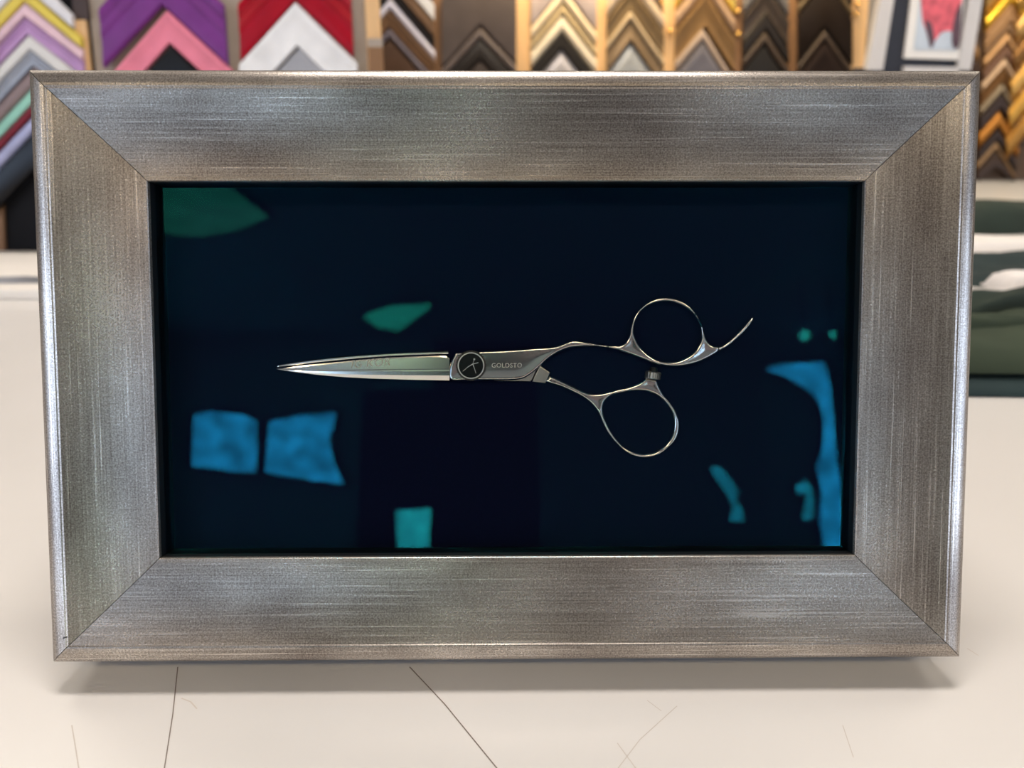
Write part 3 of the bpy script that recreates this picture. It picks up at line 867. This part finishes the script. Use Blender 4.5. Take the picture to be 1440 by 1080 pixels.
# ------------------------------------------------------------------ folded green jerseys at the right, paper at the left
mat('cloth_olive', (46, 57, 40), .85, var=.14, scale=14, bump=.2)
mat('cloth_teal', (22, 42, 44), .85, var=.16, scale=14, bump=.2)
mat('cloth_green', (28, 42, 33), .85, var=.16, scale=14, bump=.2)
mat('cloth_white', (226, 220, 218), .85, var=.03, bump=.1)
def cloth(name, mt, x0, x1, y0, y1, th, label=None, seed=0, parent=None, slope=0., rise=0., z0=0., nx=40, ny=26, amp=.006, skew=0., cat='jersey'):
    mb = MB(); rs = []
    c = Vector((x0, y0, TZ))
    for i in range(nx + 1):
        u = i / nx; top, bot = [], []
        for j in range(ny + 1):
            v = j / ny
            e = min(1, min(v, 1 - v) / .14, min(u, 1 - u) / .1)
            e = math.sqrt(max(0, 1 - (1 - e) ** 2))
            w = noise.noise(Vector((u * 3.2 + seed, v * 2.6 - u * 1.4, seed * 2.))) * amp + abs(noise.noise(Vector((u * 5 + v * 2.5, seed + 3., v)))) * amp * .8
            x = x0 + (x1 - x0) * u; y = y0 + (y1 - y0) * v + slope * (x - x0) + skew * math.sin(u * 5 + seed)
            top.append(Vector((x, y, z0 + .0015 + (th + w + rise * v) * (.12 + .88 * e))) - Vector((c.x, c.y, 0)))
        bot = [Vector((top[-1].x, top[-1].y, z0 + .0008)), Vector((top[0].x, top[0].y, z0 + .0008))]
        rs.append(top + bot)
    mb.rings(rs)
    o = mb.build(name, mt, parent, smooth=70)
    if parent is None:
        o.location = (c.x, c.y, TZ)
        tag(o, label, cat, 'folded green jerseys on the table')
    else:
        o.location = (x0 - parent.location.x, y0 - parent.location.y, 0)
    return o
j1 = cloth('folded_jersey', 'cloth_teal', .30, .95, .300, .52, .010, 'dark teal folded jersey lowest of the pile, right of the frame', 1, slope=-.04, amp=.002)
j2 = cloth('folded_jersey', 'cloth_olive', .31, .96, .315, .50, .024, 'olive green folded jersey with white collar lying on the teal one', 2, slope=-.04, z0=.0145, amp=.014)
cloth('sleeve_fold', 'cloth_green', .405, .80, .385, .425, .020, None, 5, j2, slope=.42, z0=.034, amp=.010)
cloth('sleeve_fold', 'cloth_olive', .36, .80, .345, .375, .012, None, 15, j2, slope=.16, z0=.034, amp=.008)
cloth('white_collar', 'cloth_white', .50, .66, .47, .52, .016, None, 6, j2, slope=-.12, z0=.044, amp=.006, nx=20, ny=12)
cloth('white_piping', 'cloth_white', .44, .66, .480, .487, .004, None, 6, j2, slope=-.30, z0=.046, amp=.001, nx=20, ny=8)
j3 = cloth('folded_jersey', 'cloth_teal', .38, 1.15, .56, .74, .026, 'blue green crumpled jersey with white stripes behind the olive one', 7, slope=.30, amp=.022)
cloth('white_stripe', 'cloth_white', .44, 1.2, .865, .92, .022, None, 8, j3, slope=-.30, amp=.010, ny=10)
cloth('white_stripe', 'cloth_white', .46, 1.2, 1.00, 1.09, .024, None, 9, j3, slope=-.30, amp=.010, ny=10)
j4 = cloth('folded_jersey', 'cloth_green', .50, 1.5, 1.10, 1.34, .035, 'dark green jersey at the back of the pile, right of the frame', 11, slope=.22, amp=.03)

mat('paper_white', (232, 226, 220), .7, var=.03)
mat('paper_ink', (120, 122, 130), .6, var=.75, scale=9)
pa, pb_ = on_table(-40, 408), on_table(90, 408)
m_ = MB()
m_.box((-.95, .655, TZ + .0006), (-.30, .93, TZ + .012))
o = m_.build('print_stack', 'paper_white', None, bevel=.0015)
tag(o, 'stack of white printed sheets with dark smudged picture, left of the frame', 'paper stack')
m_ = MB()
m_.quad((-.94, .680, TZ + .0123), (-.60, .695, TZ + .0123), (-.53, .712, TZ + .0123), (-.64, .745, TZ + .0123))
m_.build('printed_picture', 'paper_ink', o, fix=False)

# ------------------------------------------------------------------ windows behind the camera (shaped as mirrored in the glass), added glows and lamps
window('window_1', [(-2.647, 2.036), (-2.481, 2.066), (-2.208, 2.035), (-2.095, 1.967), (-2.08, 1.541), (-2.325, 1.559), (-2.624, 1.602)])
window('window_2', [(-2.006, 1.973), (-1.756, 2.027), (-1.432, 2.057), (-1.451, 1.935), (-1.483, 1.85), (-1.452, 1.681), (-1.347, 1.443), (-1.609, 1.48), (-2.009, 1.54)])  # right edge curves in where the person at the camera hides it
window('window_3', [(-.909, 1.225), (-.621, 1.247), (-.627, .918), (-.889, .92)], 'daylight_teal')
window('window_4', [(2.231, 2.426), (2.394, 2.464), (2.775, 2.482), (2.80, 2.155), (2.791, 1.667), (2.818, 1.31), (2.783, .869), (2.613, .87), (2.598, 1.106), (2.632, 1.37), (2.608, 1.578), (2.675, 1.728), (2.709, 1.971), (2.675, 2.144), (2.551, 2.268), (2.386, 2.357)], t=.012)  # outline leaves out what the person at the camera hides
window('glow_shape_5', [(1.714, 1.575), (1.799, 1.581), (1.899, 1.461), (1.953, 1.372), (1.913, 1.302), (1.967, 1.225), (1.973, 1.138), (1.842, 1.127), (1.885, 1.243), (1.834, 1.373), (1.751, 1.479)], 'glow_dim', t=.012)  # glowing shape added for a teal blob mirrored in the glass
window('glow_shape_6', [(2.409, 1.406), (2.497, 1.465), (2.564, 1.405), (2.577, 1.282), (2.542, 1.147), (2.446, 1.136), (2.48, 1.253), (2.511, 1.347), (2.44, 1.347)], 'glow_dim', t=.012)  # second added glow, for the curled blob beside it
side_fill_window('side_fill_7', LX, -4.6, -1.2, .6, 2.2, 1)  # added, unseen: gives the rails their blue highlights
side_fill_window('side_fill_8', RX, -4.4, -1.2, .6, 2.2, -1)  # same added blue source on the right

def fill_ceiling_lamp(x, y, sx_, sy_, label, m='lamp_diffuser'):
    t = empty('ceiling_light', (x, y, CEIL), label, 'ceiling light', 'recessed ceiling lights')
    f = MB()
    for a, b in (((-sx_ - .03, -sy_ - .03, -.03), (sx_ + .03, -sy_, -.001)), ((-sx_ - .03, sy_, -.03), (sx_ + .03, sy_ + .03, -.001)),
                 ((-sx_ - .03, -sy_, -.03), (-sx_, sy_, -.001)), ((sx_, -sy_, -.03), (sx_ + .03, sy_, -.001))): f.box(a, b)
    f.build('lamp_frame', 'window_frame', t)
    d = MB(); d.box((-sx_, -sy_, -.02), (sx_, sy_, -.005)); d.build('lamp_diffuser', m, t)
def shaped_lamp(pts, label, m):
    c = Vector((sum(p[0] for p in pts) / len(pts), sum(p[1] for p in pts) / len(pts), CEIL))
    t = empty('ceiling_light', c, label, 'ceiling light', 'recessed ceiling lights')
    P = [(x - c.x, y - c.y) for x, y in pts]
    d = MB(); d.rings([[(x, y, z) for x, y in P] for z in (-.001, -.016)]); d.build('lamp_diffuser', m, t)
    f = MB(); f.rings([[(x * k, y * k, z) for x, y in P] for k, z in ((1.0, -.001), (1.0, -.02), (1.05, -.02), (1.05, -.001))], caps=False); f.build('lamp_frame', 'window_frame', t)
shaped_lamp([(-1.73, -3.207), (-1.357, -3.208), (-1.321, -3.341), (-1.265, -3.574), (-1.475, -3.745), (-1.691, -3.845), (-1.873, -3.845), (-1.979, -3.763)], 'dim ceiling light mirrored at the upper left of the glass', 'lamp_dim_amber')
shaped_lamp([(-1.116, -5.424), (-.872, -5.155), (-.56, -5.089), (-.558, -5.227), (-.697, -5.465), (-.891, -5.871), (-1.044, -5.722)], 'small ceiling light mirrored in the glass above the blades', 'lamp_dim_green')
for x, z, r, lb in ((1.98, 2.296, .035, 'bright little bulb mirrored in the glass right of the finger rest'), (2.169, 2.301, .022, 'fainter little bulb mirrored near the right end of the glass')):
    t = empty('pendant_bulb', (x, -4.6, CEIL), lb, 'light bulb', 'hanging bulbs')
    d = MB(); n = 16
    d.rings([[(r * math.sin(a) * math.cos(2 * math.pi * i / n), r * math.sin(a) * math.sin(2 * math.pi * i / n), z - CEIL + r * math.cos(a)) for i in range(n)] for a in (.15, .6, 1.1, 1.57, 2.1, 2.6, 3.0)])
    d.build('bulb', 'bulb', t, smooth=180)
    d = MB(); d.rings([[(.006 * math.cos(2 * math.pi * i / 8), .006 * math.sin(2 * math.pi * i / 8), zz) for i in range(8)] for zz in (-.001, z - CEIL + r * .95)]); d.build('cord', 'drape', t)
for x, lb in ((2.6, 'rightmost added warm ceiling light in front of the table'), (1.45, 'added warm ceiling light in front of the table, second from the right'), (.15, 'added warm ceiling light in front of the table, straight above the camera'),
              (-1.2, 'added warm ceiling light in front of the table, second from the left'), (-2.45, 'leftmost added warm ceiling light in front of the table')):
    fill_ceiling_lamp(x, -1.9, .32, .15, lb)  # warm lamps added to brighten the frame and give it yellow highlights
fill_ceiling_lamp(-1.5, 1.2, .4, .4, 'added pale ceiling light over the left end of the table', 'fill_pale')  # pale lamp added to brighten the table behind the frame
fill_ceiling_lamp(1.7, 1.0, .4, .4, 'added pale ceiling light over the right end of the table', 'fill_pale')  # its added counterpart, lifts the far table at the right

def area(name, loc, target, size, power, col, sy_=None):
    l = bpy.data.lights.new(name, 'AREA'); l.energy = power; l.color = col; l.size = size
    if sy_: l.shape = 'RECTANGLE'; l.size_y = sy_
    o = bpy.data.objects.new(name, l); COL.objects.link(o)
    o.location = loc
    o.rotation_euler = (Vector(target) - Vector(loc)).to_track_quat('-Z', 'Y').to_euler()
    return o
area('rack_spot', (.30, 1.05, 1.95), (.3, 1.7, 1.42), .10, 3, (1, .80, .50))
area('rack_strip_light', (.36, Y_C - .10, 1.52), (.36, Y_C + .02, 1.36), .9, 2.6, (1, .76, .40), .02)
area('far_rack_fill', (1.4, 1.7, 2.3), (1.75, 2.5, 1.2), .2, 14, (1, .86, .64))  # area lamp added to brighten the dark right rack
area('table_key', (0.0, .12, 2.62), (0, .0, .9), .7, 18, (1, .93, .86), .25)

# world outside
w = bpy.data.worlds.new('world'); SC.world = w; w.use_nodes = True
w.node_tree.nodes['Background'].inputs[0].default_value = (.6, .75, 1, 1)
w.node_tree.nodes['Background'].inputs[1].default_value = .5

# ------------------------------------------------------------------ camera
cd = bpy.data.cameras.new('camera')
co = bpy.data.objects.new('camera', cd); COL.objects.link(co)
co.matrix_world = CAM
cd.sensor_width = 36; cd.lens = 27; cd.sensor_fit = 'HORIZONTAL'
cd.clip_start = .01
cd.dof.use_dof = True; cd.dof.focus_distance = .293; cd.dof.aperture_fstop = 9.0
SC.camera = co
SC.view_settings.view_transform = 'Standard'
SC.view_settings.look = 'None'
SC.view_settings.exposure = 0.3
bpy.context.view_layer.update()
